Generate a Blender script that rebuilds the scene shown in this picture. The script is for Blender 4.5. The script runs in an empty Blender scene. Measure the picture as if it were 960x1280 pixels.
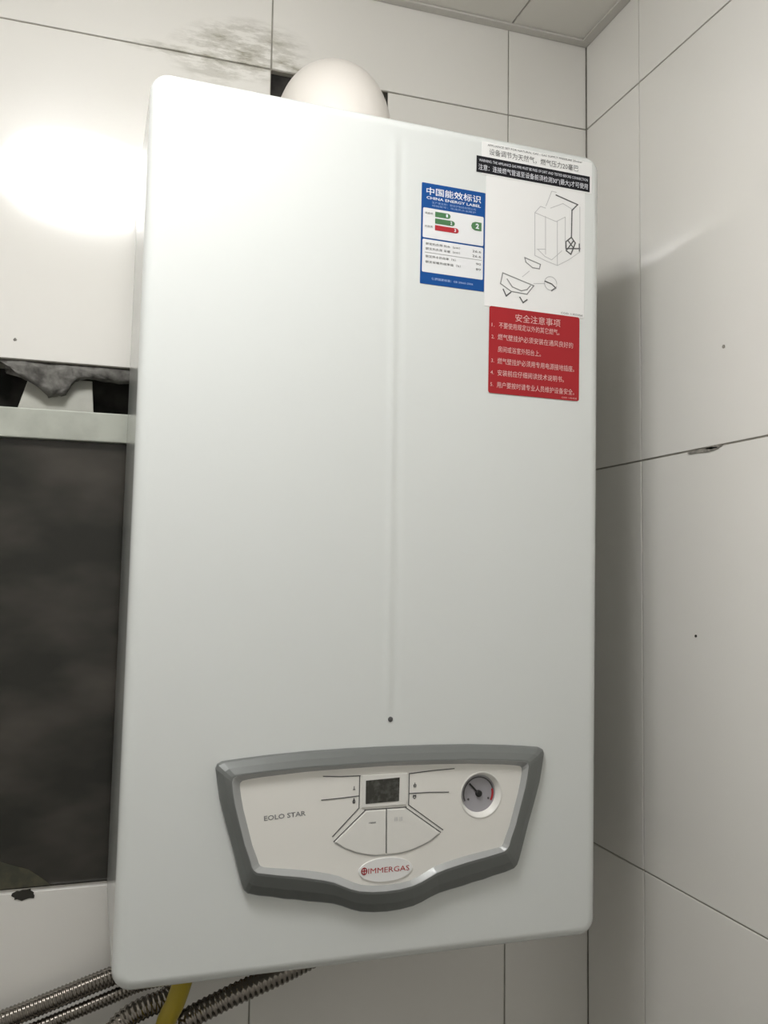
import bpy, bmesh, math, random
from mathutils import Vector, Matrix
random.seed(7)
SC = bpy.context.scene
COL = SC.collection
PI = math.pi

# ------------------------------------------------------------------ camera
cam_d = bpy.data.cameras.new('camera')
cam_d.sensor_fit = 'HORIZONTAL'; cam_d.sensor_width = 36.0
cam_d.lens = 1093.745 / 960 * 36.0
cam_d.clip_start = 0.01
cam = bpy.data.objects.new('camera', cam_d); COL.objects.link(cam)
rt = Vector((0.9507981937728276, -0.3094991714913366, 0.013894515626849626))
up = Vector((-0.034365134948252864, -0.060787592410770974, 0.9975589737498682))
fw = Vector((0.3078990617366622, 0.9489547573278075, 0.06843271386263212))
cam.matrix_world = Matrix(((rt.x, up.x, -fw.x, -0.0230059), (rt.y, up.y, -fw.y, -0.9370715),
                           (rt.z, up.z, -fw.z, 0.3336372), (0, 0, 0, 1)))
SC.camera = cam

# ------------------------------------------------------------------ world, exposure
w = bpy.data.worlds.new('world'); SC.world = w; w.use_nodes = True
w.node_tree.nodes['Background'].inputs[0].default_value = (0.02, 0.02, 0.02, 1)
w.node_tree.nodes['Background'].inputs[1].default_value = 0.2
vs = SC.view_settings
vs.view_transform = 'Standard'; vs.look = 'None'; vs.gamma = 1.0; vs.use_curve_mapping = False
vs.exposure = 0.72
LAMP_STRENGTH = 19.0

# ------------------------------------------------------------------ room measures (metres)
XR = 0.5418          # right wall plane
ZC = 1.0020          # ceiling
XL, YF, ZF = -0.80, -1.45, -1.20
J1, J2, J3 = 0.8924, 0.4601, 0.0192   # horizontal tile joints
TW, TH = 0.2922, 0.4366
VX = 0.4336          # vertical joint on the back wall
VY = -0.1127         # vertical joint on the right wall
BW, BH, BD = 0.4329, 0.75, 0.2041     # boiler casing

# ------------------------------------------------------------------ helpers
def link(o, parent=None):
    COL.objects.link(o)
    if parent: o.parent = parent
    return o
def mesh_from(name, verts, faces, mat, parent=None, smooth=False):
    me = bpy.data.meshes.new(name); me.from_pydata([tuple(v) for v in verts], [], faces)
    bm = bmesh.new(); bm.from_mesh(me); bmesh.ops.recalc_face_normals(bm, faces=bm.faces); bm.to_mesh(me); bm.free()
    me.materials.append(mat)
    if smooth: me.polygons.foreach_set('use_smooth', [True] * len(me.polygons))
    return link(bpy.data.objects.new(name, me), parent)
def obj(name, bm, mat, parent=None, smooth=False, recalc=True):
    if recalc: bmesh.ops.recalc_face_normals(bm, faces=bm.faces)
    me = bpy.data.meshes.new(name); bm.to_mesh(me); bm.free(); me.materials.append(mat)
    if smooth: me.polygons.foreach_set('use_smooth', [True] * len(me.polygons))
    return link(bpy.data.objects.new(name, me), parent)
def add_box(bm, x0, x1, y0, y1, z0, z1, bev=0, seg=2):
    r = bmesh.ops.create_cube(bm, size=1)
    vsx = r['verts']
    for v in vsx:
        v.co = Vector(((x0 + x1) / 2 + v.co.x * (x1 - x0), (y0 + y1) / 2 + v.co.y * (y1 - y0), (z0 + z1) / 2 + v.co.z * (z1 - z0)))
    if bev:
        es = list({e for v in vsx for e in v.link_edges})
        bmesh.ops.bevel(bm, geom=es, offset=bev, segments=seg, affect='EDGES', profile=0.5)
def box(name, x0, x1, y0, y1, z0, z1, mat, parent=None, bev=0, seg=2):
    bm = bmesh.new(); add_box(bm, x0, x1, y0, y1, z0, z1, bev, seg); return obj(name, bm, mat, parent)
def prism(name, pts, y0, y1, mat, parent=None, bev=0):
    """polygon in (x, z) given thickness between y0 (towards room) and y1"""
    bm = bmesh.new()
    a = [bm.verts.new((x, y0, z)) for x, z in pts]; b = [bm.verts.new((x, y1, z)) for x, z in pts]
    n = len(pts)
    f = bm.faces.new(a); bm.faces.new(list(reversed(b)))
    for i in range(n): bm.faces.new((a[i], b[i], b[(i + 1) % n], a[(i + 1) % n]))
    if bev:
        bmesh.ops.bevel(bm, geom=list(f.edges), offset=bev, segments=2, affect='EDGES', profile=0.5)
    return obj(name, bm, mat, parent)
def smooth_path(pts, n):
    """Catmull-Rom through pts"""
    P = [Vector(p) for p in pts]; P = [P[0] * 2 - P[1]] + P + [P[-1] * 2 - P[-2]]
    out = []
    for i in range(1, len(P) - 2):
        for k in range(n):
            t = k / n; a, b, c, d = P[i - 1:i + 3]
            out.append(0.5 * ((2 * b) + (c - a) * t + (2 * a - 5 * b + 4 * c - d) * t * t + (3 * b - a - 3 * c + d) * t ** 3))
    out.append(P[-2]); return out
def resample(path, step):
    out = [path[0]]; need = step
    for a, b in zip(path, path[1:]):
        L = (b - a).length; pos = 0
        while L - pos >= need:
            pos += need; out.append(a.lerp(b, pos / L)); need = step
        need -= L - pos
    return out
def tube(name, path, rad, mat, parent=None, seg=20, cap=True):
    """rad: number or function(i) -> radius"""
    R = rad if callable(rad) else (lambda i: rad)
    verts, faces = [], []; nrm = None
    for i, p in enumerate(path):
        t = (path[min(i + 1, len(path) - 1)] - path[max(i - 1, 0)]).normalized()
        if nrm is None: nrm = t.orthogonal().normalized()
        nrm = (nrm - t * nrm.dot(t)).normalized(); bn = t.cross(nrm)
        for k in range(seg):
            a = 2 * PI * k / seg
            verts.append(p + (nrm * math.cos(a) + bn * math.sin(a)) * R(i))
    n = len(path)
    for i in range(n - 1):
        for k in range(seg):
            k2 = (k + 1) % seg
            faces.append((i * seg + k, i * seg + k2, (i + 1) * seg + k2, (i + 1) * seg + k))
    if cap: faces += [tuple(range(seg))[::-1], tuple((n - 1) * seg + k for k in range(seg))]
    return mesh_from(name, verts, faces, mat, parent, smooth=True)
def disc_ring(name, cx, cz, prof, mat, parent=None, seg=48, cap=True, smooth=True):
    """lathe about the local y axis; prof = [(radius, y), ...]"""
    verts, faces = [], []
    for r, y in prof:
        for k in range(seg):
            a = 2 * PI * k / seg; verts.append((cx + r * math.cos(a), y, cz + r * math.sin(a)))
    n = len(prof)
    for i in range(n - 1):
        for k in range(seg):
            k2 = (k + 1) % seg
            faces.append((i * seg + k, i * seg + k2, (i + 1) * seg + k2, (i + 1) * seg + k))
    if cap: faces += [tuple((n - 1) * seg + k for k in range(seg))]
    return mesh_from(name, verts, faces, mat, parent, smooth)
def empty(name, loc, label=None, cat=None, group=None):
    o = bpy.data.objects.new(name, None); o.empty_display_size = 0.05; o.location = loc; link(o)
    if label: o['label'] = label; o['category'] = cat
    if group: o['group'] = group
    return o
def tag(o, label, cat, group=None):
    o['label'] = label; o['category'] = cat
    if group: o['group'] = group
    return o

# ------------------------------------------------------------------ materials
def mat(name, col, rough=0.5, metal=0.0, spec=0.5, noise=None, bump=None, coat=0, rough_noise=None):
    m = bpy.data.materials.new(name); m.use_nodes = True; nt = m.node_tree; b = nt.nodes['Principled BSDF']
    b.inputs['Base Color'].default_value = (*col, 1); b.inputs['Roughness'].default_value = rough
    b.inputs['Metallic'].default_value = metal; b.inputs['Specular IOR Level'].default_value = spec
    b.inputs['Coat Weight'].default_value = coat; b.inputs['Coat Roughness'].default_value = 0.05
    geo = nt.nodes.new('ShaderNodeNewGeometry')
    if noise:   # (scale, colour2, lo, hi)
        s, c2, lo, hi = noise
        n = nt.nodes.new('ShaderNodeTexNoise'); n.inputs['Scale'].default_value = s; n.inputs['Detail'].default_value = 5
        nt.links.new(geo.outputs['Position'], n.inputs['Vector'])
        mr = nt.nodes.new('ShaderNodeMapRange'); mr.inputs[1].default_value = lo; mr.inputs[2].default_value = hi
        nt.links.new(n.outputs[0], mr.inputs[0])
        mx = nt.nodes.new('ShaderNodeMix'); mx.data_type = 'RGBA'
        mx.inputs[6].default_value = (*col, 1); mx.inputs[7].default_value = (*c2, 1)
        nt.links.new(mr.outputs[0], mx.inputs[0]); nt.links.new(mx.outputs[2], b.inputs['Base Color'])
    if bump:    # (scale, strength, distance)
        n2 = nt.nodes.new('ShaderNodeTexNoise'); n2.inputs['Scale'].default_value = bump[0]; n2.inputs['Detail'].default_value = 2
        nt.links.new(geo.outputs['Position'], n2.inputs['Vector'])
        bp = nt.nodes.new('ShaderNodeBump'); bp.inputs['Strength'].default_value = bump[1]; bp.inputs['Distance'].default_value = bump[2]
        nt.links.new(n2.outputs[0], bp.inputs['Height']); nt.links.new(bp.outputs[0], b.inputs['Normal'])
    return m

M = {}
M['grout'] = mat('grout', (0.40, 0.38, 0.34), 0.9, noise=(60, (0.26, 0.25, 0.21), 0.35, 0.7))
M['void_dark'] = mat('dark_void', (0.012, 0.011, 0.010), 0.95, noise=(30, (0.06, 0.055, 0.05), 0.4, 0.7))  # near-black colour stands in for the darkness inside hole and gap
M['mortar'] = mat('mortar', (0.20, 0.195, 0.18), 0.85, noise=(90, (0.07, 0.066, 0.06), 0.35, 0.65), bump=(150, 0.6, 0.002))
M['filler'] = mat('filler_board', (0.52, 0.52, 0.47), 0.6, noise=(40, (0.42, 0.42, 0.38), 0.4, 0.7))
M['rail'] = mat('window_rail', (0.50, 0.52, 0.46), 0.35, noise=(25, (0.34, 0.35, 0.31), 0.4, 0.75))
M['ceiling'] = mat('ceiling_panel', (0.74, 0.72, 0.67), 0.45)
M['ceiling_trim'] = mat('ceiling_trim', (0.60, 0.58, 0.54), 0.4)
M['plain_wall'] = mat('painted_wall', (0.91, 0.90, 0.87), 0.6)
M['floor'] = mat('floor_tile', (0.10, 0.095, 0.08), 0.4, noise=(8, (0.07, 0.066, 0.055), 0.4, 0.6))
M['casing'] = mat('white_enamel', (0.74, 0.765, 0.75), 0.22, coat=0.35)
M['flue'] = mat('flue_plastic', (0.84, 0.80, 0.75), 0.38)
M['bezel'] = mat('bezel_grey', (0.19, 0.20, 0.195), 0.36, metal=0.3)
M['lip'] = mat('bezel_lip', (0.42, 0.43, 0.43), 0.33, metal=0.3)
M['face'] = mat('panel_face', (0.86, 0.845, 0.80), 0.42, bump=(900, 0.05, 0.0003))
M['button'] = mat('button_plate', (0.83, 0.82, 0.78), 0.38)
M['groove'] = mat('engraved_grey', (0.10, 0.10, 0.10), 0.6)
M['lcd'] = mat('lcd_glass', (0.045, 0.045, 0.038), 0.18, noise=(260, (0.10, 0.10, 0.09), 0.45, 0.75))
M['dial'] = mat('gauge_dial', (0.38, 0.37, 0.40), 0.5)
M['black'] = mat('black_plastic', (0.012, 0.012, 0.012), 0.4)
M['steel'] = mat('stainless_steel', (0.24, 0.22, 0.195), 0.18, metal=1.0)
M['brass'] = mat('brass', (0.45, 0.33, 0.16), 0.3, metal=1.0)
M['yellow'] = mat('yellow_plastic', (0.38, 0.29, 0.015), 0.4)
M['paper'] = mat('white_paper', (0.87, 0.87, 0.86), 0.4)
M['sheet_white'] = mat('label_white', (0.82, 0.83, 0.84), 0.4)
M['blue'] = mat('label_blue', (0.004, 0.075, 0.30), 0.5, spec=0.3)
M['red'] = mat('label_red', (0.40, 0.018, 0.024), 0.5, spec=0.3)
M['ink_black'] = mat('ink_black', (0.014, 0.014, 0.018), 0.6, spec=0.2)
M['ink_dark'] = mat('ink_dark', (0.10, 0.10, 0.10), 0.5)
M['ink_mid'] = mat('ink_mid', (0.25, 0.25, 0.25), 0.5)
M['ink_grey'] = mat('ink_grey', (0.55, 0.55, 0.55), 0.5)
M['ink_white'] = mat('ink_white', (0.80, 0.82, 0.88), 0.5)
M['ink_lightblue'] = mat('ink_light_blue', (0.30, 0.42, 0.72), 0.5)
M['ink_pink'] = mat('ink_pale_pink', (0.80, 0.50, 0.48), 0.5)
M['ink_green'] = mat('ink_green', (0.07, 0.20, 0.08), 0.5)
M['ink_red'] = mat('ink_red', (0.45, 0.02, 0.03), 0.5)
M['residue'] = mat('adhesive_residue', (0.085, 0.08, 0.05), 0.8, noise=(60, (0.05, 0.05, 0.035), 0.4, 0.6))
M['chip'] = mat('bare_tile_body', (0.33, 0.31, 0.27), 0.9, noise=(200, (0.2, 0.19, 0.17), 0.4, 0.6))
M['dirt'] = mat('dark_dirt', (0.03, 0.028, 0.022), 0.9)

def tile_material():
    m = mat('glazed_tile', (0.66, 0.645, 0.61), 0.16, spec=0.9)
    nt = m.node_tree; b = nt.nodes['Principled BSDF']; L = nt.links
    geo = nt.nodes.new('ShaderNodeNewGeometry'); sep = nt.nodes.new('ShaderNodeSeparateXYZ'); L.new(geo.outputs['Position'], sep.inputs[0])
    def math_(op, a, bb=None, c=None):
        n = nt.nodes.new('ShaderNodeMath'); n.operation = op
        for i, v in enumerate((a, bb, c)):
            if v is None: continue
            if isinstance(v, (int, float)): n.inputs[i].default_value = v
            else: L.new(v, n.inputs[i])
        return n.outputs[0]
    def blob(cx, cz, rx, rz, slope=0.0):      # soft ellipse of mould on the back wall, 1 in the middle
        dx = math_('DIVIDE', math_('SUBTRACT', sep.outputs[0], cx), rx)
        dz0 = math_('SUBTRACT', sep.outputs[2], cz)
        dz = math_('DIVIDE', math_('SUBTRACT', dz0, math_('MULTIPLY', math_('SUBTRACT', sep.outputs[0], cx), slope)), rz)
        d = math_('ADD', math_('MULTIPLY', dx, dx), math_('MULTIPLY', dz, dz))
        return math_('MAXIMUM', math_('SUBTRACT', 1.0, d), 0.0)
    a = blob(0.105, 0.905, 0.085, 0.042, 0.15)
    c = blob(0.155, 0.902, 0.040, 0.020, -0.2)
    d = blob(0.075, 0.893, 0.10, 0.010)
    s = math_('MAXIMUM', math_('MAXIMUM', a, c), d)
    onback = math_('GREATER_THAN', sep.outputs[1], -0.004)
    s = math_('MULTIPLY', s, onback)
    mp = nt.nodes.new('ShaderNodeMapping'); mp.inputs['Scale'].default_value = (0.8, 1, 3.2); L.new(geo.outputs['Position'], mp.inputs[0])
    n = nt.nodes.new('ShaderNodeTexNoise'); n.inputs['Scale'].default_value = 38; n.inputs['Detail'].default_value = 6; n.inputs['Roughness'].default_value = 0.65
    L.new(mp.outputs[0], n.inputs['Vector'])
    mr = nt.nodes.new('ShaderNodeMapRange'); mr.inputs[1].default_value = 0.42; mr.inputs[2].default_value = 0.72; L.new(n.outputs[0], mr.inputs[0])
    st = math_('MULTIPLY', math_('MULTIPLY', s, mr.outputs[0]), 1.15)
    # faint overall grime
    n3 = nt.nodes.new('ShaderNodeTexNoise'); n3.inputs['Scale'].default_value = 5; n3.inputs['Detail'].default_value = 4
    L.new(geo.outputs['Position'], n3.inputs['Vector'])
    g = nt.nodes.new('ShaderNodeMapRange'); g.inputs[1].default_value = 0.35; g.inputs[2].default_value = 0.75; g.inputs[4].default_value = 0.12
    L.new(n3.outputs[0], g.inputs[0])
    mx0 = nt.nodes.new('ShaderNodeMix'); mx0.data_type = 'RGBA'; mx0.inputs[6].default_value = (0.83, 0.815, 0.775, 1); mx0.inputs[7].default_value = (0.68, 0.65, 0.57, 1)
    L.new(g.outputs[0], mx0.inputs[0])
    mx = nt.nodes.new('ShaderNodeMix'); mx.data_type = 'RGBA'; mx.inputs[7].default_value = (0.17, 0.155, 0.085, 1)
    L.new(mx0.outputs[2], mx.inputs[6]); L.new(st, mx.inputs[0]); L.new(mx.outputs[2], b.inputs['Base Color'])
    rr = math_('ADD', 0.105, math_('MULTIPLY', st, 0.5)); L.new(rr, b.inputs['Roughness'])
    nb = nt.nodes.new('ShaderNodeTexNoise'); nb.inputs['Scale'].default_value = 9; nb.inputs['Detail'].default_value = 1
    L.new(geo.outputs['Position'], nb.inputs['Vector'])
    bp = nt.nodes.new('ShaderNodeBump'); bp.inputs['Strength'].default_value = 0.25; bp.inputs['Distance'].default_value = 0.003
    L.new(nb.outputs[0], bp.inputs['Height']); L.new(bp.outputs[0], b.inputs['Normal'])
    return m
M['tile'] = tile_material()

def pane_material():
    m = mat('dark_glass', (0.03, 0.03, 0.027), 0.12, spec=0.5)
    nt = m.node_tree; b = nt.nodes['Principled BSDF']; L = nt.links
    geo = nt.nodes.new('ShaderNodeNewGeometry'); mp = nt.nodes.new('ShaderNodeMapping')
    mp.inputs['Rotation'].default_value = (0, 0.7, 0); mp.inputs['Scale'].default_value = (1, 1, 2.0); L.new(geo.outputs['Position'], mp.inputs[0])
    n = nt.nodes.new('ShaderNodeTexNoise'); n.inputs['Scale'].default_value = 8; n.inputs['Detail'].default_value = 3; L.new(mp.outputs[0], n.inputs['Vector'])
    r = nt.nodes.new('ShaderNodeValToRGB'); r.color_ramp.elements[0].position = 0.40; r.color_ramp.elements[0].color = (0.018, 0.018, 0.014, 1)
    r.color_ramp.elements[1].position = 0.72; r.color_ramp.elements[1].color = (0.065, 0.058, 0.049, 1)
    L.new(n.outputs[0], r.inputs[0]); L.new(r.outputs[0], b.inputs['Base Color'])
    return m
M['pane'] = pane_material()

def emit_material(strength):
    m = bpy.data.materials.new('lamp_diffuser'); m.use_nodes = True; nt = m.node_tree
    b = nt.nodes['Principled BSDF']; b.inputs['Base Color'].default_value = (0.8, 0.8, 0.8, 1)
    b.inputs['Emission Color'].default_value = (1.0, 0.99, 0.975, 1); b.inputs['Emission Strength'].default_value = strength
    return m
M['lamp'] = emit_material(LAMP_STRENGTH)

# ------------------------------------------------------------------ room shell
def struct(o): o['kind'] = 'structure'; return o
GF = 0.0015                      # grout lies this far behind the tile faces
WX0, WX1, WZ0, WZ1 = -0.70, 0.10, J3 - 0.001, 0.5412      # window opening
HX0, HX1, HZ0, HZ1 = 0.1414, 0.2788, 0.74, J1             # square hole for the flue
bm = bmesh.new()
for a in ((XL, WX0, GF, 0.12, ZF, ZC), (WX0, WX1, GF, 0.12, ZF, WZ0), (WX0, WX1, GF, 0.12, WZ1, ZC),
          (WX1, HX0, GF, 0.12, ZF, ZC), (HX0, HX1, GF, 0.12, ZF, HZ0), (HX0, HX1, GF, 0.12, HZ1, ZC),
          (HX1, XR + 0.12, GF, 0.12, ZF, ZC), (XL, XR + 0.12, 0.12, 0.14, ZF, ZC)):
    add_box(bm, *a)
wall_back = struct(obj('wall_back', bm, M['grout']))
wall_right = struct(box('wall_right', XR + GF, XR + 0.12, YF, GF, ZF, ZC, M['grout']))
struct(box('wall_left', XL - 0.1, XL, YF, 0.12, ZF, ZC, M['plain_wall']))
struct(box('wall_front', XL - 0.1, XR + 0.12, YF - 0.1, YF, ZF, ZC, M['plain_wall']))
floor = struct(box('floor', XL - 0.1, XR + 0.12, YF - 0.1, 0.14, ZF - 0.1, ZF, M['floor']))
ceiling = struct(box('ceiling', XL - 0.1, XR + 0.12, YF - 0.1, 0.14, ZC + 0.008, ZC + 0.1, M['grout']))

tile_cache = {}
def tile(wall, c0, c1, z0, z1, side):
    g = 0.0008
    wd, ht = c1 - c0 - 2 * g, z1 - z0 - 2 * g
    key = (round(wd, 4), round(ht, 4))
    if key not in tile_cache:
        bm = bmesh.new(); add_box(bm, -wd / 2, wd / 2, 0, 0.006, -ht / 2, ht / 2, 0.0007, 2)
        bmesh.ops.recalc_face_normals(bm, faces=bm.faces)
        me = bpy.data.meshes.new('tile'); bm.to_mesh(me); bm.free(); me.materials.append(M['tile']); tile_cache[key] = me
    o = bpy.data.objects.new('tile', tile_cache[key]); link(o, wall)
    c = (c0 + c1) / 2; z = (z0 + z1) / 2; j = lambda s: random.uniform(-s, s)
    if side == 'back': o.location = (c, j(0.0002), z); o.rotation_euler = (j(0.0012), 0, j(0.0012))
    else: o.location = (XR + j(0.0002), c, z); o.rotation_euler = (j(0.0012), 0, -PI / 2 + j(0.0012))
    return o
rows = [(J1, ZC + 0.006), (J2, J1), (J3, J2), (J3 - TH, J3), (J3 - 2 * TH, J3 - TH), (ZF, J3 - 2 * TH)]
cols = [(VX, XR)] + [(VX - TW * (k + 1), VX - TW * k) for k in range(4)]
for z0, z1 in rows:
    for x0, x1 in cols:
        if z1 == J1 and abs(x0 - (VX - TW)) < 1e-6: continue               # notched tile built below
        if z1 == J1 and x0 < 0.0:                                          # cut short above the window
            tile(wall_back, x0, x1, WZ1, z1, 'back'); continue
        if z1 == J2 and x1 < 0.2: continue                                 # window
        tile(wall_back, x0, x1, z0, z1, 'back')
x0, x1 = VX - TW, VX; g = 0.0008
prism('tile', [(x0 + g, J2 + g), (x1 - g, J2 + g), (x1 - g, J1 - g), (HX1, J1 - g), (HX1, HZ0), (x0 + g, HZ0)], 0, 0.006, M['tile'], wall_back, 0.0006)
ycols = [(VY, -0.0005)] + [(VY - TW * (k + 1), VY - TW * k) for k in range(6)]
for z0, z1 in rows:
    for y0, y1 in ycols:
        tile(wall_right, y0, y1, z0, z1, 'right')

box('hole_dark_sheet', HX0 + 0.0002, HX1 - 0.0002, 0.009, 0.0135, HZ0 + 0.0002, HZ1 - 0.0002, M['void_dark'], wall_back)  # added sheet just behind the tile faces, painting the hole's depth black
# chips and specks of the tiling
def blob_pts(cx, cz, rx, rz, n=18, jag=0.25, seed=0):
    r = random.Random(seed); return [(cx + rx * math.cos(2 * PI * k / n) * (1 + r.uniform(-jag, jag)), cz + rz * math.sin(2 * PI * k / n) * (1 + r.uniform(-jag, jag))) for k in range(n)]
def right_patch(name, cy, cz, ry, rz, m, seed, t=0.0008, tilt=0.0):
    o = prism(name, blob_pts(0, 0, ry, rz, seed=seed), -t, 0.001, m, wall_right)
    o.location = (XR, cy, cz); o.rotation_euler = (0, 0, -PI / 2)
    return o
right_patch('tile_chip', -0.218, J2 - 0.0020, 0.024, 0.0019, M['chip'], 3)
right_patch('tile_chip', -0.232, J2 - 0.0008, 0.012, 0.0016, M['chip'], 5)
right_patch('drill_plug', -0.249, 0.5547, 0.0020, 0.0017, M['chip'], 8)
right_patch('dirt_speck', -0.203, 0.2747, 0.0013, 0.0013, M['dirt'], 9)
right_patch('dirt_speck', -0.012, 0.235, 0.003, 0.005, M['mortar'], 10)
prism('tile_chip', blob_pts(-0.081, J3 - 0.003, 0.010, 0.0052, seed=4), -0.0006, 0.001, M['dirt'], wall_back)
prism('dirt_speck', blob_pts(-0.1105, 0.561, 0.0016, 0.0016, seed=6), -0.0005, 0.001, M['chip'], wall_back)

# ceiling panels 0.3 x 0.3 and the metal edge trim
pan_cache = {}
xs = [VX - 0.2922 * k for k in range(0, 7)]; xe = [XR] + xs
ys = [0.0] + [-0.2922 * k for k in range(1, 8)]
for i in range(len(xe) - 1):
    for k in range(len(ys) - 1):
        a0, a1, b0, b1 = xe[i + 1], xe[i], ys[k + 1], ys[k]
        key = (round(a1 - a0, 4), round(b1 - b0, 4))
        if key not in pan_cache:
            bm = bmesh.new(); add_box(bm, -key[0] / 2 + .0006, key[0] / 2 - .0006, -key[1] / 2 + .0006, key[1] / 2 - .0006, 0, 0.012, 0.0015, 2)
            bmesh.ops.recalc_face_normals(bm, faces=bm.faces)
            me = bpy.data.meshes.new('ceiling_panel'); bm.to_mesh(me); bm.free(); me.materials.append(M['ceiling']); pan_cache[key] = me
        o = bpy.data.objects.new('ceiling_panel', pan_cache[key]); link(o, ceiling); o.location = ((a0 + a1) / 2, (b0 + b1) / 2, ZC)
struct(box('trim_1', XL, XR - 0.0005, -0.012, -0.0005, ZC - 0.003, ZC - 0.0002, M['ceiling_trim'], bev=0.0005))
struct(box('trim_2', XR - 0.012, XR - 0.0005, YF, -0.0125, ZC - 0.003, ZC - 0.0002, M['ceiling_trim'], bev=0.0005))

# window: dark pane under a pale head rail, a rough gap above it
bm = bmesh.new()
add_box(bm, WX0, WX0 + 0.02, 0.010, 0.045, WZ0, 0.4935)
add_box(bm, WX1 - 0.02, WX1, 0.010, 0.045, WZ0, 0.4935)
win = struct(obj('window_1', bm, M['rail']))
box('head_rail', WX0, WX1, 0.003, 0.05, 0.4632, 0.4935, M['rail'], win, 0.0012)
box('pane', WX0 + 0.02, WX1 - 0.02, 0.012, 0.018, WZ0, 0.4630, M['pane'], win)
box('gap_backing', WX0, WX1, 0.050, 0.06, 0.4935, WZ1, M['void_dark'], win)  # shade of the void put into the colour of this back
prism('filler_piece', [(-0.1075, 0.4937), (-0.0965, 0.531), (-0.036, 0.528), (-0.0335, 0.4937)], 0.016, 0.024, M['filler'], win, 0.0008)
prism('filler_piece', [(-0.30, 0.4937), (-0.29, 0.533), (-0.155, 0.532), (-0.135, 0.4937)], 0.016, 0.024, M['filler'], win, 0.0008)
def lump(name, pts, y0, y1, m, parent, seed):
    """rough solid from a polygon: subdivided and jittered"""
    bm = bmesh.new(); r = random.Random(seed)
    a = [bm.verts.new((x, y0, z)) for x, z in pts]; b = [bm.verts.new((x, y1, z)) for x, z in pts]; n = len(pts)
    bm.faces.new(a); bm.faces.new(list(reversed(b)))
    for i in range(n): bm.faces.new((a[i], b[i], b[(i + 1) % n], a[(i + 1) % n]))
    bmesh.ops.triangulate(bm, faces=bm.faces)
    bmesh.ops.subdivide_edges(bm, edges=bm.edges, cuts=3, use_grid_fill=True)
    for v in bm.verts: v.co += Vector((r.uniform(-1, 1), r.uniform(-1.6, 1.6), r.uniform(-1, 1))) * 0.0011
    return obj(name, bm, m, parent, smooth=True)
lump('mortar_lump', [(-0.128, 0.541), (-0.092, 0.541), (-0.089, 0.528), (-0.078, 0.508), (-0.062, 0.511), (-0.054, 0.524), (-0.046, 0.531), (-0.05, 0.541)], 0.003, 0.016, M['mortar'], win, 1)
lump('mortar_lump', [(-0.056, 0.541), (-0.056, 0.526), (-0.04, 0.5295), (-0.01, 0.5275), (0.03, 0.527), (0.03, 0.538)], 0.002, 0.014, M['mortar'], win, 2)
lump('mortar_lump', [(-0.122, 0.541), (-0.119, 0.530), (-0.094, 0.524), (-0.086, 0.541)], 0.012, 0.022, M['mortar'], win, 3)
prism('adhesive_residue', [(-0.16, 0.0195), (-0.16, 0.040), (-0.12, 0.041), (-0.105, 0.046), (-0.092, 0.041), (-0.078, 0.036), (-0.066, 0.027), (-0.058, 0.0195)], 0.0112, 0.0122, M['residue'], win)

# ceiling lamp (just above the frame; its reflection shows in the tiles)
LX, LY = -0.06, -0.575
lampo = empty('ceiling_lamp', (LX, LY, ZC), 'round flat white ceiling lamp above the water heater, out of the picture', 'lamp')
disc = lambda name, prof, m: None
def lathe_z(name, prof, m, parent, seg=48):
    verts, faces = [], []
    for r, z in prof:
        for k in range(seg):
            a = 2 * PI * k / seg; verts.append((r * math.cos(a), r * math.sin(a), z))
    for i in range(len(prof) - 1):
        for k in range(seg):
            k2 = (k + 1) % seg; faces.append((i * seg + k, i * seg + k2, (i + 1) * seg + k2, (i + 1) * seg + k))
    faces += [tuple(range(seg)), tuple((len(prof) - 1) * seg + k for k in range(seg))]
    return mesh_from(name, verts, faces, m, parent, smooth=True)
lathe_z('lamp_base', [(0.141, 0.0), (0.141, -0.012), (0.132, -0.014)], M['casing'], lampo)
lathe_z('lamp_shade', [(0.129, -0.0141), (0.131, -0.028), (0.126, -0.042), (0.107, -0.052), (0.075, -0.058), (0.035, -0.061), (0.004, -0.062)], M['lamp'], lampo)

# ------------------------------------------------------------------ water heater
RB = Matrix(((0.9998948966, 0.0107643592, -0.0097120697), (-0.0107565035, 0.9999417767, 0.0008607340), (0.0097207695, -0.0007561757, 0.9999524663)))
heater = empty('water_heater', (0, 0, 0), 'white wall-hung gas boiler with grey-framed control panel and stickers', 'boiler')
mw = RB.transposed().to_4x4(); mw.translation = Vector((-0.0047201, -0.0020522, 0.0022078))
heater.matrix_world = mw
CL = Vector((-0.0316, -0.9345, 0.3319))       # the point from which the casing was measured
FD = -BD                                       # front plane, local y
def lift(p, h):
    """move a point measured on the front plane onto a plane h in front of it"""
    k = (CL.y + 0.0 - (FD - h)) / (CL.y - FD)
    return (CL.x + (p[0] - CL.x) * k, CL.z + (p[1] - CL.z) * k)

# casing
bm = bmesh.new()
add_box(bm, 0, BW, FD, -0.006, 0, BH)
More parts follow.
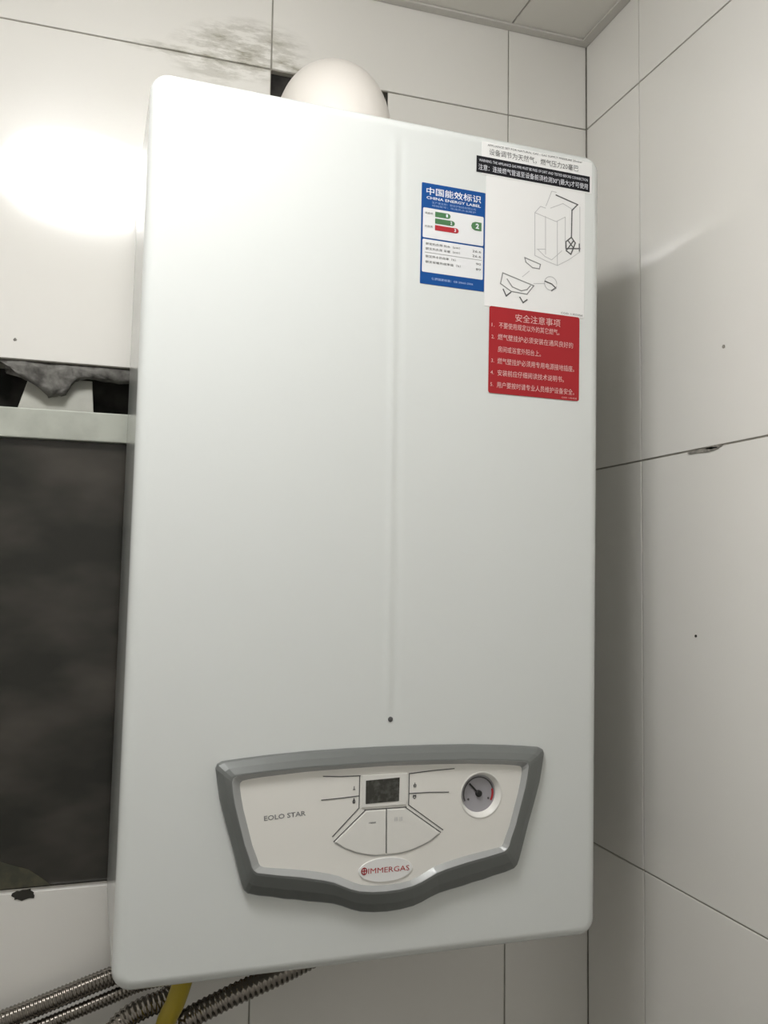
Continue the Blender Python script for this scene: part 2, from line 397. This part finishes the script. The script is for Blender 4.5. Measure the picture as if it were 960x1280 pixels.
# round the four front corners (seen from the front), then the front edges
def edges_where(f): return [e for e in bm.edges if f(e)]
cor = edges_where(lambda e: abs(e.verts[0].co.x - e.verts[1].co.x) < 1e-6 and abs(e.verts[0].co.z - e.verts[1].co.z) < 1e-6)
bmesh.ops.bevel(bm, geom=cor, offset=0.016, segments=8, affect='EDGES', profile=0.5)
fr = edges_where(lambda e: all(abs(v.co.y - FD) < 1e-6 for v in e.verts))
bmesh.ops.bevel(bm, geom=fr, offset=0.011, segments=8, affect='EDGES', profile=0.5)
GX = lambda z: 0.2236 - 0.0055 * (z - 0.2) / 0.53 - 0.0
for k in range(-9, 10):
    x = 0.2213 + k * 0.0018
    bmesh.ops.bisect_plane(bm, geom=bm.verts[:] + bm.edges[:] + bm.faces[:], plane_co=(x, 0, 0), plane_no=(1, 0, 0.0103))
for k in range(12):
    for zz in (0.205 + 0.004 * k, 0.70 + 0.0035 * k):
        bmesh.ops.bisect_plane(bm, geom=bm.verts[:] + bm.edges[:] + bm.faces[:], plane_co=(0, 0, zz), plane_no=(0, 0, 1))
def sstep(a, b, t):
    t = max(0, min(1, (t - a) / (b - a))); return t * t * (3 - 2 * t)
for v in bm.verts:
    if abs(v.co.y - FD) < 1e-5:
        d = v.co.x - GX(v.co.z)
        fade = sstep(0.205, 0.222, v.co.z) * (1 - sstep(0.715, 0.738, v.co.z))
        prof = -math.exp(-((d + 0.002) / 0.0035) ** 2) * 0.0008 + math.exp(-((d - 0.0045) / 0.0045) ** 2) * 0.0006
        v.co.y += prof * fade
casing = obj('casing', bm, M['casing'], heater, smooth=True)
wn = casing.modifiers.new('normals', 'WEIGHTED_NORMAL'); wn.keep_sharp = False; wn.weight = 80
disc_ring('locking_screw', 0.2239, 0.2059, [(0.0022, FD + 0.001), (0.0022, FD - 0.0006), (0.0016, FD - 0.0009)], M['groove'], heater, 16)

# bezel of the control panel
def mirror(half, cx=0.2236):
    """half = (dx, z) from top centre round the right side to bottom centre"""
    return [(cx + dx, z) for dx, z in half] + [(cx - dx, z) for dx, z in reversed(half[1:-1])]
OUT = [(0, .1829), (.04, .1826), (.075, .1817), (.11, .1797), (.135, .1775), (.1445, .1765), (.1485, .1745), (.1497, .171), (.148, .160), (.1455, .146), (.140, .127), (.1345, .110),
       (.1290, .090), (.1255, .078), (.1235, .0730), (.1205, .0702), (.112, .0677), (.10, .0655), (.09, .063), (.08, .0615), (.07, .0592), (.058, .0572), (.048, .0552), (.040, .0525), (.032, .0490), (.024, .0464), (.012, .0447), (0, .0441)]
RDG = [(0, .1690), (.04, .1685), (.075, .1677), (.11, .1657), (.126, .1645), (.1325, .1637), (.1350, .1620), (.1357, .1590), (.1345, .150), (.1325, .140), (.128, .124), (.1235, .108),
       (.1190, .096), (.1170, .0895), (.1153, .0868), (.1125, .0847), (.105, .0832), (.095, .0813), (.086, .0798), (.0765, .0782), (.067, .0762), (.056, .0738), (.047, .0712), (.040, .0680), (.032, .0645), (.024, .0620), (.012, .0603), (0, .0598)]
INN = [(0, .1655), (.04, .1649), (.075, .1639), (.11, .1615), (.121, .1603), (.1265, .1592), (.1283, .1575), (.1284, .1545), (.1270, .146), (.1248, .136), (.1205, .121), (.1165, .107),
       (.1120, .096), (.1108, .0925), (.1095, .0905), (.1070, .0893), (.099, .0881), (.090, .0868), (.081, .0855), (.072, .0840), (.062, .0820), (.052, .0797), (.043, .0770), (.036, .0735), (.029, .0702), (.022, .0677), (.012, .0662), (0, .0658)]
HR, HF = 0.0130, 0.0080
out = mirror(OUT); rdg = [lift(p, HR) for p in mirror(RDG)]; inn = [lift(p, HF) for p in mirror(INN)]
def lerp2(a, b, t): return (a[0] + (b[0] - a[0]) * t, a[1] + (b[1] - a[1]) * t)
rings = [([p for p in out], FD + 0.002), ([p for p in out], FD - 0.0030), ([lerp2(a, b, .06) for a, b in zip(out, rdg)], FD - 0.0050),
         ([lerp2(a, b, .45) for a, b in zip(out, rdg)], FD - 0.0098), ([lerp2(a, b, .90) for a, b in zip(out, rdg)], FD - HR + 0.0002), (rdg, FD - HR)]
n = len(out); verts = []; faces = []
for pts, y in rings: verts += [(x, y, z) for x, z in pts]
for i in range(len(rings) - 1):
    for k in range(n): faces.append((i * n + k, i * n + (k + 1) % n, (i + 1) * n + (k + 1) % n, (i + 1) * n + k))
bez = mesh_from('control_bezel', verts, faces, M['bezel'], heater)
rings = [(rdg, FD - HR), ([lerp2(a, b, .12) for a, b in zip(rdg, inn)], FD - HR + 0.0003), (inn, FD - HF + 0.0006)]
verts = []; faces = []
for pts, y in rings: verts += [(x, y, z) for x, z in pts]
for i in range(len(rings) - 1):
    for k in range(n): faces.append((i * n + k, i * n + (k + 1) % n, (i + 1) * n + (k + 1) % n, (i + 1) * n + k))
lip = mesh_from('inner_lip', verts, faces, M['lip'], bez); lip['label'] = 'lighter inner lip of the grey frame'

# panel face with a round well for the gauge
GC = lift((0.3118, 0.1362), HF); GR = 0.0197
bm = bmesh.new()
big = [lerp2(p, (0.2236, 0.12), -0.012) for p in inn]
vo = [bm.verts.new((x, FD - HF, z)) for x, z in big]
vi = [bm.verts.new((GC[0] + GR * math.cos(2 * PI * k / 48), FD - HF, GC[1] + GR * math.sin(2 * PI * k / 48))) for k in range(48)]
es = [bm.edges.new((vo[i], vo[(i + 1) % len(vo)])) for i in range(len(vo))] + [bm.edges.new((vi[i], vi[(i + 1) % 48])) for i in range(48)]
bmesh.ops.triangle_fill(bm, edges=es, use_beauty=True, use_dissolve=False)
for f in bm.faces:
    f.normal_update()
    if f.normal.y > 0: f.normal_flip()
face = obj('panel_face', bm, M['face'], heater, recalc=False)
face['label'] = 'off-white control panel face'
# gauge
gauge = disc_ring('pressure_gauge', GC[0], GC[1], [(GR + 0.0008, FD - HF - 0.0001), (GR + 0.0003, FD - HF - 0.0005), (GR - 0.0005, FD - HF - 0.0003), (0.0163, FD - 0.0022)], M['button'], heater, cap=False)
gauge['label'] = 'round pressure gauge in a white recessed ring'
disc_ring('dial', GC[0], GC[1], [(0.0170, FD - 0.0012), (0.0170, FD - 0.0022), (0.0160, FD - 0.0023)], M['dial'], gauge, smooth=False)
def arc_strip(name, cx, cz, r0, r1, a0, a1, y, m, parent, n=20, t=0.0002):
    pts = [(cx + r1 * math.cos(a0 + (a1 - a0) * k / n), cz + r1 * math.sin(a0 + (a1 - a0) * k / n)) for k in range(n + 1)]
    pts += [(cx + r0 * math.cos(a0 + (a1 - a0) * k / n), cz + r0 * math.sin(a0 + (a1 - a0) * k / n)) for k in range(n, -1, -1)]
    return prism(name, pts, y - t, y, m, parent)
D = math.radians
arc_strip('scale_arc', GC[0], GC[1], 0.0138, 0.0150, D(-20), D(205), FD - 0.0023, M['groove'], gauge)
o = arc_strip('red_zone', GC[0], GC[1], 0.0128, 0.0146, D(-28), D(15), FD - 0.00245, M['ink_red'], gauge); o['label'] = 'dark red end of the gauge scale'
for a in (-25, 205):
    disc_ring('scale_mark', GC[0] + 0.0108 * math.cos(D(a)), GC[1] + 0.0108 * math.sin(D(a)), [(0.0010, FD - 0.0022), (0.0010, FD - 0.0026)], M['groove'], gauge, 10)
disc_ring('needle_hub', GC[0], GC[1], [(0.0030, FD - 0.0022), (0.0030, FD - 0.0040), (0.0022, FD - 0.0044)], M['black'], gauge, 20)
def bar(pts2, w_, y0, y1, name, m, parent):
    (ax, az), (bx, bz) = pts2; dx, dz = bx - ax, bz - az; L_ = math.hypot(dx, dz); nx, nz = -dz / L_ * w_ / 2, dx / L_ * w_ / 2
    return prism(name, [(ax + nx, az + nz), (bx + nx, bz + nz), (bx - nx, bz - nz), (ax - nx, az - nz)], y0, y1, m, parent)
na = D(135)
bar(((GC[0], GC[1]), (GC[0] + 0.0130 * math.cos(na), GC[1] + 0.0130 * math.sin(na))), 0.0015, FD - 0.0034, FD - 0.0028, 'needle', M['black'], gauge)

# display, buttons, engraved lines
YF_ = FD - HF
def F(x, z): return lift((x, z), HF)
lcdp = [F(.2028, .1350), F(.2331, .1358), F(.2333, .1558), F(.2026, .1546)]
hs = [F(.1990, .1318), F(.2405, .1322), F(.2405, .1590), F(.1990, .1590)]
hp = prism('display_housing', hs, YF_ - 0.0010, YF_ + 0.001, M['button'], heater, 0.0004)
prism('display_screen', lcdp, YF_ - 0.0013, YF_ - 0.0008, M['lcd'], hp)['label'] = 'dark rectangular display window'
fanL = [F(.2034, .1288), F(.2215, .1290), F(.2222, .0915), F(.2130, .0918), F(.2040, .0932), F(.1950, .0958), F(.1860, .0995), F(.1765, .1050)]
fanR = [F(.2226, .1290), F(.2393, .1288), F(.2718, .1058), F(.2640, .1008), F(.2550, .0970), F(.2450, .0937), F(.2340, .0919), F(.2233, .0915)]
for p in (fanL, fanR): prism('control_button', p, YF_ - 0.0012, YF_ + 0.001, M['button'], heater, 0.0005)
def polyline_mesh(lines, w_, y, t=0.00025):
    bm = bmesh.new()
    for ln in lines:
        for (ax, az), (bx, bz) in zip(ln, ln[1:]):
            dx, dz = bx - ax, bz - az; L_ = math.hypot(dx, dz)
            if L_ < 1e-7: continue
            ex, ez = dx / L_ * w_ / 2, dz / L_ * w_ / 2; nx, nz = -ez, ex
            q = [(ax + nx - ex, az + nz - ez), (bx + nx + ex, bz + nz + ez), (bx - nx + ex, bz - nz + ez), (ax - nx - ex, az - nz - ez)]
            a = [bm.verts.new((x, y - t, z)) for x, z in q]; b = [bm.verts.new((x, y, z)) for x, z in q]
            bm.faces.new(a)
            for i in range(4): bm.faces.new((a[i], b[i], b[(i + 1) % 4], a[(i + 1) % 4]))
    return bm
eng = [[(.1640, .1403), (.1800, .1409), (.1970, .1419)], [(.2430, .1413), (.2620, .1413), (.2800, .1405)],
       [(.1650, .1600), (.1800, .1590), (.1975, .1588)], [(.2430, .1585), (.2650, .1600), (.2850, .1607)],
       [(.1972, .1588), (.1972, .1317), (.1745, .1095)], [(.2425, .1585), (.2425, .1316), (.2752, .1082)],
       [(.2030, .1295), (.1757, .1053)], [(.2399, .1295), (.2730, .1063)], [(.2024, .1297), (.2402, .1299)], [(.2220, .1290), (.2228, .0925)]]
obj('engraved_lines', polyline_mesh([[F(*p) for p in l] for l in eng], 0.00075, YF_ - 0.0001), M['groove'], face)
arc = [[(.1765, .1040), (.1860, .0983), (.1950, .0946), (.2040, .0920), (.2130, .0906), (.2230, .0902), (.2340, .0907), (.2450, .0925), (.2550, .0958), (.2640, .0996), (.2722, .1050)]]
obj('engraved_arc', polyline_mesh([[F(*p) for p in l] for l in arc], 0.0005, YF_ - 0.0001), M['ink_grey'], face)
sym = [[(.1925, .1475), (.1925, .1500)], [(.1918, .1475), (.1932, .1475)], [(.1925, .1360), (.1925, .1395)], [(.1917, .1362), (.1933, .1362), (.1935, .1375), (.1925, .1400), (.1916, .1375), (.1917, .1362)],
       [(.2470, .1470), (.2490, .1470), (.2490, .1485), (.2470, .1485), (.2470, .1470)], [(.2480, .1485), (.2480, .1500)], [(.2466, .1395), (.2490, .1395), (.2490, .1378), (.2478, .1366), (.2466, .1378), (.2466, .1395)], [(.2470, .1388), (.2488, .1388)],
       ]
for grp in (sym[0:2], sym[2:4], sym[4:6], sym[6:8]):
    obj('button_symbol', polyline_mesh([[F(*p) for p in l] for l in grp], 0.0006, YF_ - 0.0001), M['ink_dark'], face)

# lettering: flat meshes made from text curves
def text(name, s, x, z, width, m, parent, y, height=None, rot=0.0, bold=0.0, align='L'):
    cu = bpy.data.curves.new('t', 'FONT'); cu.body = s; cu.size = 1.0; cu.offset = bold; cu.resolution_u = 2
    o = bpy.data.objects.new('t', cu); COL.objects.link(o)
    me = bpy.data.meshes.new_from_object(o)
    bpy.data.objects.remove(o); bpy.data.curves.remove(cu)
    if len(me.vertices) == 0: return None
    xs_ = [v.co.x for v in me.vertices]; ys_ = [v.co.y for v in me.vertices]
    sx = width / (max(xs_) - min(xs_)); sy = height / (max(ys_) - min(ys_)) if height else sx
    x_0, y_0 = min(xs_), min(ys_)
    if align == 'C': x -= width / 2
    if align == 'R': x -= width
    c, s_ = math.cos(rot), math.sin(rot)
    for v in me.vertices:
        a, b = (v.co.x - x_0) * sx, (v.co.y - y_0) * sy
        v.co = Vector((x + a * c - b * s_, y, z + a * s_ + b * c))
    me.materials.clear(); me.materials.append(m); me.name = name
    return link(bpy.data.objects.new(name, me), parent)

text('lettering', 'EOLO STAR', *F(.1154, .1262), 0.0350, M['ink_mid'], face, YF_ - 0.0002, height=0.0040, rot=D(3.6), bold=0.02)
text('lettering', 'reset', *F(.2062, .1182), 0.0062, M['ink_mid'], face, YF_ - 0.0014, height=0.0016, bold=0.02)
text('lettering', 'III III', *F(.2295, .1188), 0.0070, M['ink_grey'], face, YF_ - 0.0014, height=0.0034, bold=0.0)
bc = F(.2226, .0785)
def oval(cx, cz, rx, rz, n=40): return [(cx + rx * math.cos(2 * PI * k / n), cz + rz * math.sin(2 * PI * k / n)) for k in range(n)]
badge = prism('brand_badge', oval(bc[0], bc[1], 0.0243, 0.0098), YF_ - 0.0010, YF_ + 0.0008, M['paper'], heater, 0.0004)
badge['label'] = 'oval white badge with red lettering'
text('lettering', 'IMMERGAS', bc[0] - 0.0158, bc[1] - 0.0022, 0.0370, M['ink_red'], badge, YF_ - 0.0012, height=0.0044, bold=0.0)
obj('emblem', polyline_mesh([oval(bc[0] - 0.0194, bc[1] + 0.0002, 0.0023, 0.0027, 16) + [(bc[0] - 0.0171, bc[1] + 0.0002)], [(bc[0] - 0.0194, bc[1] + 0.0027), (bc[0] - 0.0194, bc[1] - 0.0022)], [(bc[0] - 0.0210, bc[1] + 0.0004), (bc[0] - 0.0178, bc[1] + 0.0004)]], 0.0008, YF_ - 0.0010), M['ink_red'], badge)

# ------------------------------------------------------------------ stickers on the front
def rrect(x0, x1, z0, z1, r, n=5):
    pts = []
    for cx, cz, a0 in ((x1 - r, z1 - r, 0), (x0 + r, z1 - r, 90), (x0 + r, z0 + r, 180), (x1 - r, z0 + r, 270)):
        for k in range(n + 1): a = D(a0 + 90 * k / n); pts.append((cx + r * math.cos(a), cz + r * math.sin(a)))
    return pts
def sheet(name, pts, m, parent, lvl=0, t=0.0002):
    y = FD - 0.0001 - lvl * 0.00025
    return prism(name, pts, y - t, y + (0.0006 if lvl == 0 else 0.0), m, parent)
TY = lambda lvl: FD - 0.0001 - lvl * 0.00025 - 0.00012
# energy label
bx0, bx1, bz0, bz1 = 0.2428, 0.3068, 0.5968, 0.6915
en = sheet('energy_label', rrect(bx0, bx1, bz0, bz1, 0.0008), M['blue'], heater); en['label'] = 'blue and white energy rating sticker'
sheet('label_panel', rrect(bx0 + .0016, bx1 - .0016, 0.6400, 0.6680, 0.0012), M['sheet_white'], en, 1)
sheet('label_panel', rrect(bx0 + .0016, bx1 - .0016, 0.6078, 0.6385, 0.0012), M['sheet_white'], en, 1)
text('lettering', '中国能效标识', 0.2473, 0.6806, 0.0550, M['ink_white'], en, TY(1), height=0.0072, bold=0.012)
text('lettering', 'CHINA ENERGY LABEL', 0.2475, 0.6765, 0.0545, M['ink_white'], en, TY(1), height=0.0026, bold=0.02)
text('lettering', '生产者名称：壁挂炉制造有限公司', 0.2530, 0.6728, 0.0440, M['ink_lightblue'], en, TY(1), height=0.0021)
text('lettering', '规格型号：快速热水采暖炉', 0.2530, 0.6700, 0.0440, M['ink_lightblue'], en, TY(1), height=0.0019)
def arrow(x0, x1, zc, h, m, dirn=1):
    r = h / 2
    pts = [(x0, zc - r), (x1 - r * dirn, zc - r), (x1 - r * .3 * dirn, zc - r * .7), (x1, zc), (x1 - r * .3 * dirn, zc + r * .7), (x1 - r * dirn, zc + r), (x0, zc + r)]
    return sheet('rating_bar', pts, m, en, 2)
for i, (x1, m, tx) in enumerate(((0.2716, 'ink_green', '1'), (0.2760, 'ink_green', '2'), (0.2800, 'ink_red', '3'))):
    zc = 0.6631 - i * 0.0063
    arrow(0.2563, x1, zc, 0.0048, M[m])
    text('lettering', tx, x1 - 0.0046, zc - 0.0014, 0.0018, M['ink_white'], en, TY(3), height=0.0030, bold=0.03)
arrow(0.3030, 0.2925, 0.6580, 0.0080, M['ink_green'], -1)
text('lettering', '2', 0.2970, 0.6556, 0.0034, M['ink_white'], en, TY(3), height=0.0050, bold=0.04)
text('lettering', '耗能低', 0.2463, 0.6622, 0.0078, M['ink_dark'], en, TY(2), height=0.0020)
text('lettering', '耗能高', 0.2463, 0.6498, 0.0078, M['ink_dark'], en, TY(2), height=0.0020)
for s, z, wd, v in (('额定热负荷 热水（kW）', 0.6332, 0.034, '26.6'), ('额定热负荷 采暖（kW）', 0.6286, 0.034, '26.6'),
                    ('额定热水热效率（%）', 0.6214, 0.030, '90'), ('额定采暖热效率值（%）', 0.6163, 0.035, '89')):
    text('lettering', s, 0.2475, z, wd, M['ink_dark'], en, TY(2), height=0.0024)
    text('lettering', v, 0.3030, z - 0.0004, 0.0088 if '.' in v else 0.0050, M['ink_dark'], en, TY(2), height=0.0022, align='R')
obj('ruled_line', polyline_mesh([[(0.2470, 0.6262), (0.3035, 0.6262)]], 0.0003, TY(2) + 0.0001, 0.0001), M['ink_mid'], en)
text('lettering', '依据国家标准：GB 20665-2006', 0.2540, 0.6012, 0.0415, M['ink_lightblue'], en, TY(1), height=0.0024, bold=0.02)

# header label with black band
hd = sheet('header_label', rrect(0.3025, 0.4215, 0.7095, 0.7412, 0.0008), M['paper'], heater); hd['label'] = 'white notice strip with a black band'
sheet('black_band', rrect(0.2970, 0.4188, 0.7108, 0.7266, 0.0002), M['ink_black'], hd, 1)
text('lettering', 'APPLIANCE SET FOR NATURAL GAS - GAS SUPPLY PRESSURE 20mbar', 0.3082, 0.7376, 0.1020, M['ink_dark'], hd, TY(1), height=0.0020, rot=D(0.6))
text('lettering', '设备调节为天然气，燃气压力20毫巴', 0.3100, 0.7292, 0.0960, M['ink_dark'], hd, TY(1), height=0.0064, bold=0.0)
text('lettering', 'WARNING: THE APPLIANCE GAS PIPE MUST BE FREE OF DIRT AND TESTED BEFORE CONNECTION', 0.2995, 0.7212, 0.1170, M['ink_white'], hd, TY(2), height=0.0026)
text('lettering', '注意：连接燃气管道至设备前须检测30″(最大)才可使用', 0.2990, 0.7122, 0.1175, M['ink_white'], hd, TY(2), height=0.0066, bold=0.0)

# instruction sheet with line drawing
ins = sheet('instruction_sheet', rrect(0.3075, 0.4138, 0.5838, 0.7092, 0.0006), M['paper'], heater); ins['label'] = 'white sheet with a line drawing of the boiler'
LL = [[(0.3589, 0.6809), (0.3594, 0.639)], [(0.3704, 0.6788), (0.3709, 0.6417)], [(0.3833, 0.6758), (0.3838, 0.6324)], [(0.3589, 0.6809), (0.3821, 0.6756), (0.3919, 0.6816)], [(0.3589, 0.6809), (0.3649, 0.688), (0.3703, 0.6872)], [(0.3709, 0.6895), (0.3769, 0.705), (0.3818, 0.7047)], [(0.3758, 0.688), (0.3893, 0.6947), (0.3993, 0.6907)], [(0.408, 0.6943), (0.4084, 0.6493)], [(0.3594, 0.639), (0.3716, 0.6352), (0.3838, 0.6324), (0.3961, 0.6397), (0.4084, 0.6493)], [(0.363, 0.645), (0.3703, 0.6394), (0.3776, 0.6371), (0.3886, 0.6476)], [(0.3919, 0.6816), (0.3922, 0.6503)], [(0.3617, 0.6454), (0.3702, 0.6466)], [(0.3465, 0.6164), (0.3536, 0.6228)], [(0.3585, 0.6114), (0.3706, 0.613)], oval(0.3767, 0.6138, 0.0067, 0.0067, 24)]
MM = [[(0.3487, 0.6353), (0.3499, 0.6311), (0.3572, 0.6266), (0.3644, 0.6265), (0.3655, 0.631), (0.3487, 0.6353)], [(0.3258, 0.6174), (0.3586, 0.6092), (0.3515, 0.6001), (0.3349, 0.6007), (0.3236, 0.6068), (0.3258, 0.6174)], [(0.3305, 0.6120), (0.336, 0.6052), (0.3455, 0.6026), (0.3515, 0.6045), (0.355, 0.6087)]]
DD = [[(0.3818, 0.7019), (0.4055, 0.6962)], [(0.4055, 0.6962), (0.3993, 0.6895)], [(0.3993, 0.6895), (0.3989, 0.6625)], [(0.3928, 0.6571), (0.3989, 0.6625), (0.4033, 0.6575), (0.3985, 0.6456), (0.3935, 0.6483), (0.3928, 0.6571)], [(0.3935, 0.6505), (0.4084, 0.6526)], [(0.4077, 0.657), (0.4078, 0.6503)], [(0.3950, 0.6590), (0.4015, 0.6520)], [(0.3945, 0.6500), (0.4010, 0.6590)], [(0.3706, 0.6152), (0.3779, 0.6134), (0.3822, 0.6101), (0.378, 0.6071)], [(0.3266, 0.6016), (0.3297, 0.5957), (0.3343, 0.5996)], [(0.3441, 0.5962), (0.3475, 0.5914), (0.3516, 0.5947)]]
obj('drawing_lines', polyline_mesh(LL, 0.0006, TY(1) + .0001, 0.0001), M['ink_grey'], ins)
obj('drawing_lines', polyline_mesh(MM, 0.00095, TY(1) + .0001, 0.0001), M['ink_mid'], ins)
for grp in (DD[0:8], DD[8:9], DD[9:10], DD[10:11]):
    obj('drawing_lines', polyline_mesh(grp, 0.0012, TY(1) + .0001, 0.0001), M['ink_dark'], ins)
text('lettering', 'COD. 1.023356', 0.4118, 0.5856, 0.0235, M['ink_dark'], ins, TY(1), height=0.0018, align='R')

# red warning label
rd = sheet('warning_label', rrect(0.3125, 0.4085, 0.5020, 0.5842, 0.0022), M['red'], heater, 1); rd['label'] = 'red sticker with white safety text'
LT = 0.0
text('lettering', '安全注意事项', 0.3635, 0.5722, 0.0480, M['ink_pink'], rd, TY(2), height=0.0075, align='C', bold=0.0)
for s, z, x, wd in (('1.', 0.5648, 0.3150, 0.0030), ('不要使用规定以外的其它燃气。', 0.5640, 0.3225, 0.0640),
                    ('2.', 0.5535, 0.3150, 0.0030), ('燃气壁挂炉必须安装在通风良好的', 0.5528, 0.3215, 0.0800),
                    ('房间或浴室外阳台上。', 0.5412, 0.3218, 0.0450),
                    ('3.', 0.5310, 0.3150, 0.0030), ('燃气壁挂炉必须用专用电源接地插座。', 0.5300, 0.3215, 0.0815),
                    ('4.', 0.5198, 0.3145, 0.0034), ('安装前应仔细阅读技术说明书。', 0.5188, 0.3218, 0.0700),
                    ('5.', 0.5085, 0.3145, 0.0030), ('用户要按时请专业人员维护设备安全。', 0.5074, 0.3212, 0.0820)):
    text('lettering', s, x, z, wd, M['ink_pink'], rd, TY(2), height=0.0034 if len(s) < 3 else 0.0058, bold=0.0)
text('lettering', 'COD. 1.023355', 0.4062, 0.5036, 0.0165, M['ink_pink'], rd, TY(2), height=0.0014, align='R')

# connectors under the casing
SX = [0.060, 0.115, 0.170, 0.225, 0.300]
def stub(x, y=-0.07):
    verts_path = [Vector((x, y, 0.004)), Vector((x, y, -0.022))]
    return tube('pipe_connector', verts_path, 0.0085, M['brass'], heater, 16)
for x in SX: stub(x)

# ------------------------------------------------------------------ flue elbow
fx, fy, fz, R_ = 0.2015, -0.078, 0.834, 0.060
elbow = empty('flue_elbow', (fx, fy, 0.752), 'white round flue elbow rising behind the boiler top into the wall', 'flue pipe')
path = [Vector((0, 0, -0.004)), Vector((0, 0, fz - R_ - 0.752))]
for k in range(1, 13):
    a = PI / 2 * k / 12; path.append(Vector((0, R_ - R_ * math.cos(a), fz - R_ - 0.752 + R_ * math.sin(a))))
path.append(Vector((0, -fy + 0.10, fz - 0.752)))
tube('elbow_pipe', path, 0.0550, M['flue'], elbow, 48)
lathe_z('flue_collar', [(0.0585, 0.0), (0.0585, 0.010), (0.0555, 0.012)], M['flue'], elbow)

# ------------------------------------------------------------------ hoses
def corrugated(name, label, pts, rad, pitch=0.0036, depth=0.0011):
    path = resample(smooth_path(pts, 24), pitch / 4)
    p0 = Vector(pts[0])
    root = empty(name, p0, label, 'hose')
    path = [p - p0 for p in path]
    fn = lambda i: rad - depth * (0, 0.5, 1.0, 0.5)[i % 4]
    tube('corrugated_tube', path, fn, M['steel'], root, 16)
    for a, b in ((path[0], path[min(24, len(path) - 1)]), (path[-1], path[-24])):
        t = (b - a).normalized()
        tube('hose_nut', [a - t * 0.001, a + t * 0.010], rad + 0.0022, M['brass'], root, 6)
    return root
wx = -0.62
corrugated('steel_hose', 'corrugated steel hose at lower left, uppermost of the bundle', [(0.170, -0.07, -0.023), (0.165, -0.065, -0.040), (0.12, -0.045, -0.044), (0.04, -0.030, -0.0495), (0.0, -0.029, -0.0590), (-0.0975, -0.029, -0.0870), (-0.25, -0.029, -0.125), (-0.42, -0.03, -0.16), (-0.50, -0.008, -0.175)], 0.0094)
corrugated('steel_hose', 'corrugated steel hose at lower left, lowest in front of the bundle', [(0.115, -0.07, -0.023), (0.110, -0.066, -0.042), (0.07, -0.050, -0.056), (0.03, -0.036, -0.0665), (-0.0, -0.034, -0.0762), (-0.0965, -0.034, -0.1045), (-0.25, -0.034, -0.150), (-0.40, -0.034, -0.20), (-0.47, -0.008, -0.22)], 0.0066, 0.0038, 0.0010)
corrugated('steel_hose', 'steel hose curving down from under the boiler, left of the yellow hose', [(0.060, -0.07, -0.023), (0.060, -0.085, -0.044), (0.050, -0.098, -0.0530), (0.030, -0.101, -0.0580), (0.0145, -0.102, -0.0645), (0.003, -0.102, -0.0760), (-0.006, -0.10, -0.10), (-0.012, -0.09, -0.20), (-0.02, -0.06, -0.33), (-0.03, -0.008, -0.40)], 0.0098, 0.0044, 0.0013)
corrugated('steel_hose', 'steel hose running down leftward from under the boiler, right of the yellow hose', [(0.225, -0.07, -0.023), (0.218, -0.072, -0.034), (0.185, -0.085, -0.0400), (0.150, -0.096, -0.0470), (0.112, -0.100, -0.0570), (0.094, -0.100, -0.0635), (0.0755, -0.100, -0.0705), (0.060, -0.101, -0.0785), (0.03, -0.098, -0.11), (0.02, -0.08, -0.26), (0.02, -0.04, -0.37), (0.02, -0.008, -0.42)], 0.0103, 0.0050, 0.0015)
gp = [(0.062, -0.128, -0.009), (0.061, -0.128, -0.022), (0.054, -0.127, -0.045), (0.0455, -0.127, -0.065), (0.035, -0.12, -0.13), (0.03, -0.10, -0.25), (0.04, -0.05, -0.40), (0.045, -0.008, -0.45)]
pth = resample(smooth_path(gp, 16), 0.004); p0 = Vector(gp[0])
gas = empty('gas_hose', p0, 'smooth yellow gas hose hanging from under the boiler', 'hose')
tube('hose_sleeve', [p - p0 for p in pth], 0.0085, M['yellow'], gas, 20)
tube('hose_nut', [Vector((0, 0, 0.006)), Vector((0.0, 0, -0.006))], 0.011, M['brass'], gas, 6)
bpy.context.view_layer.update()
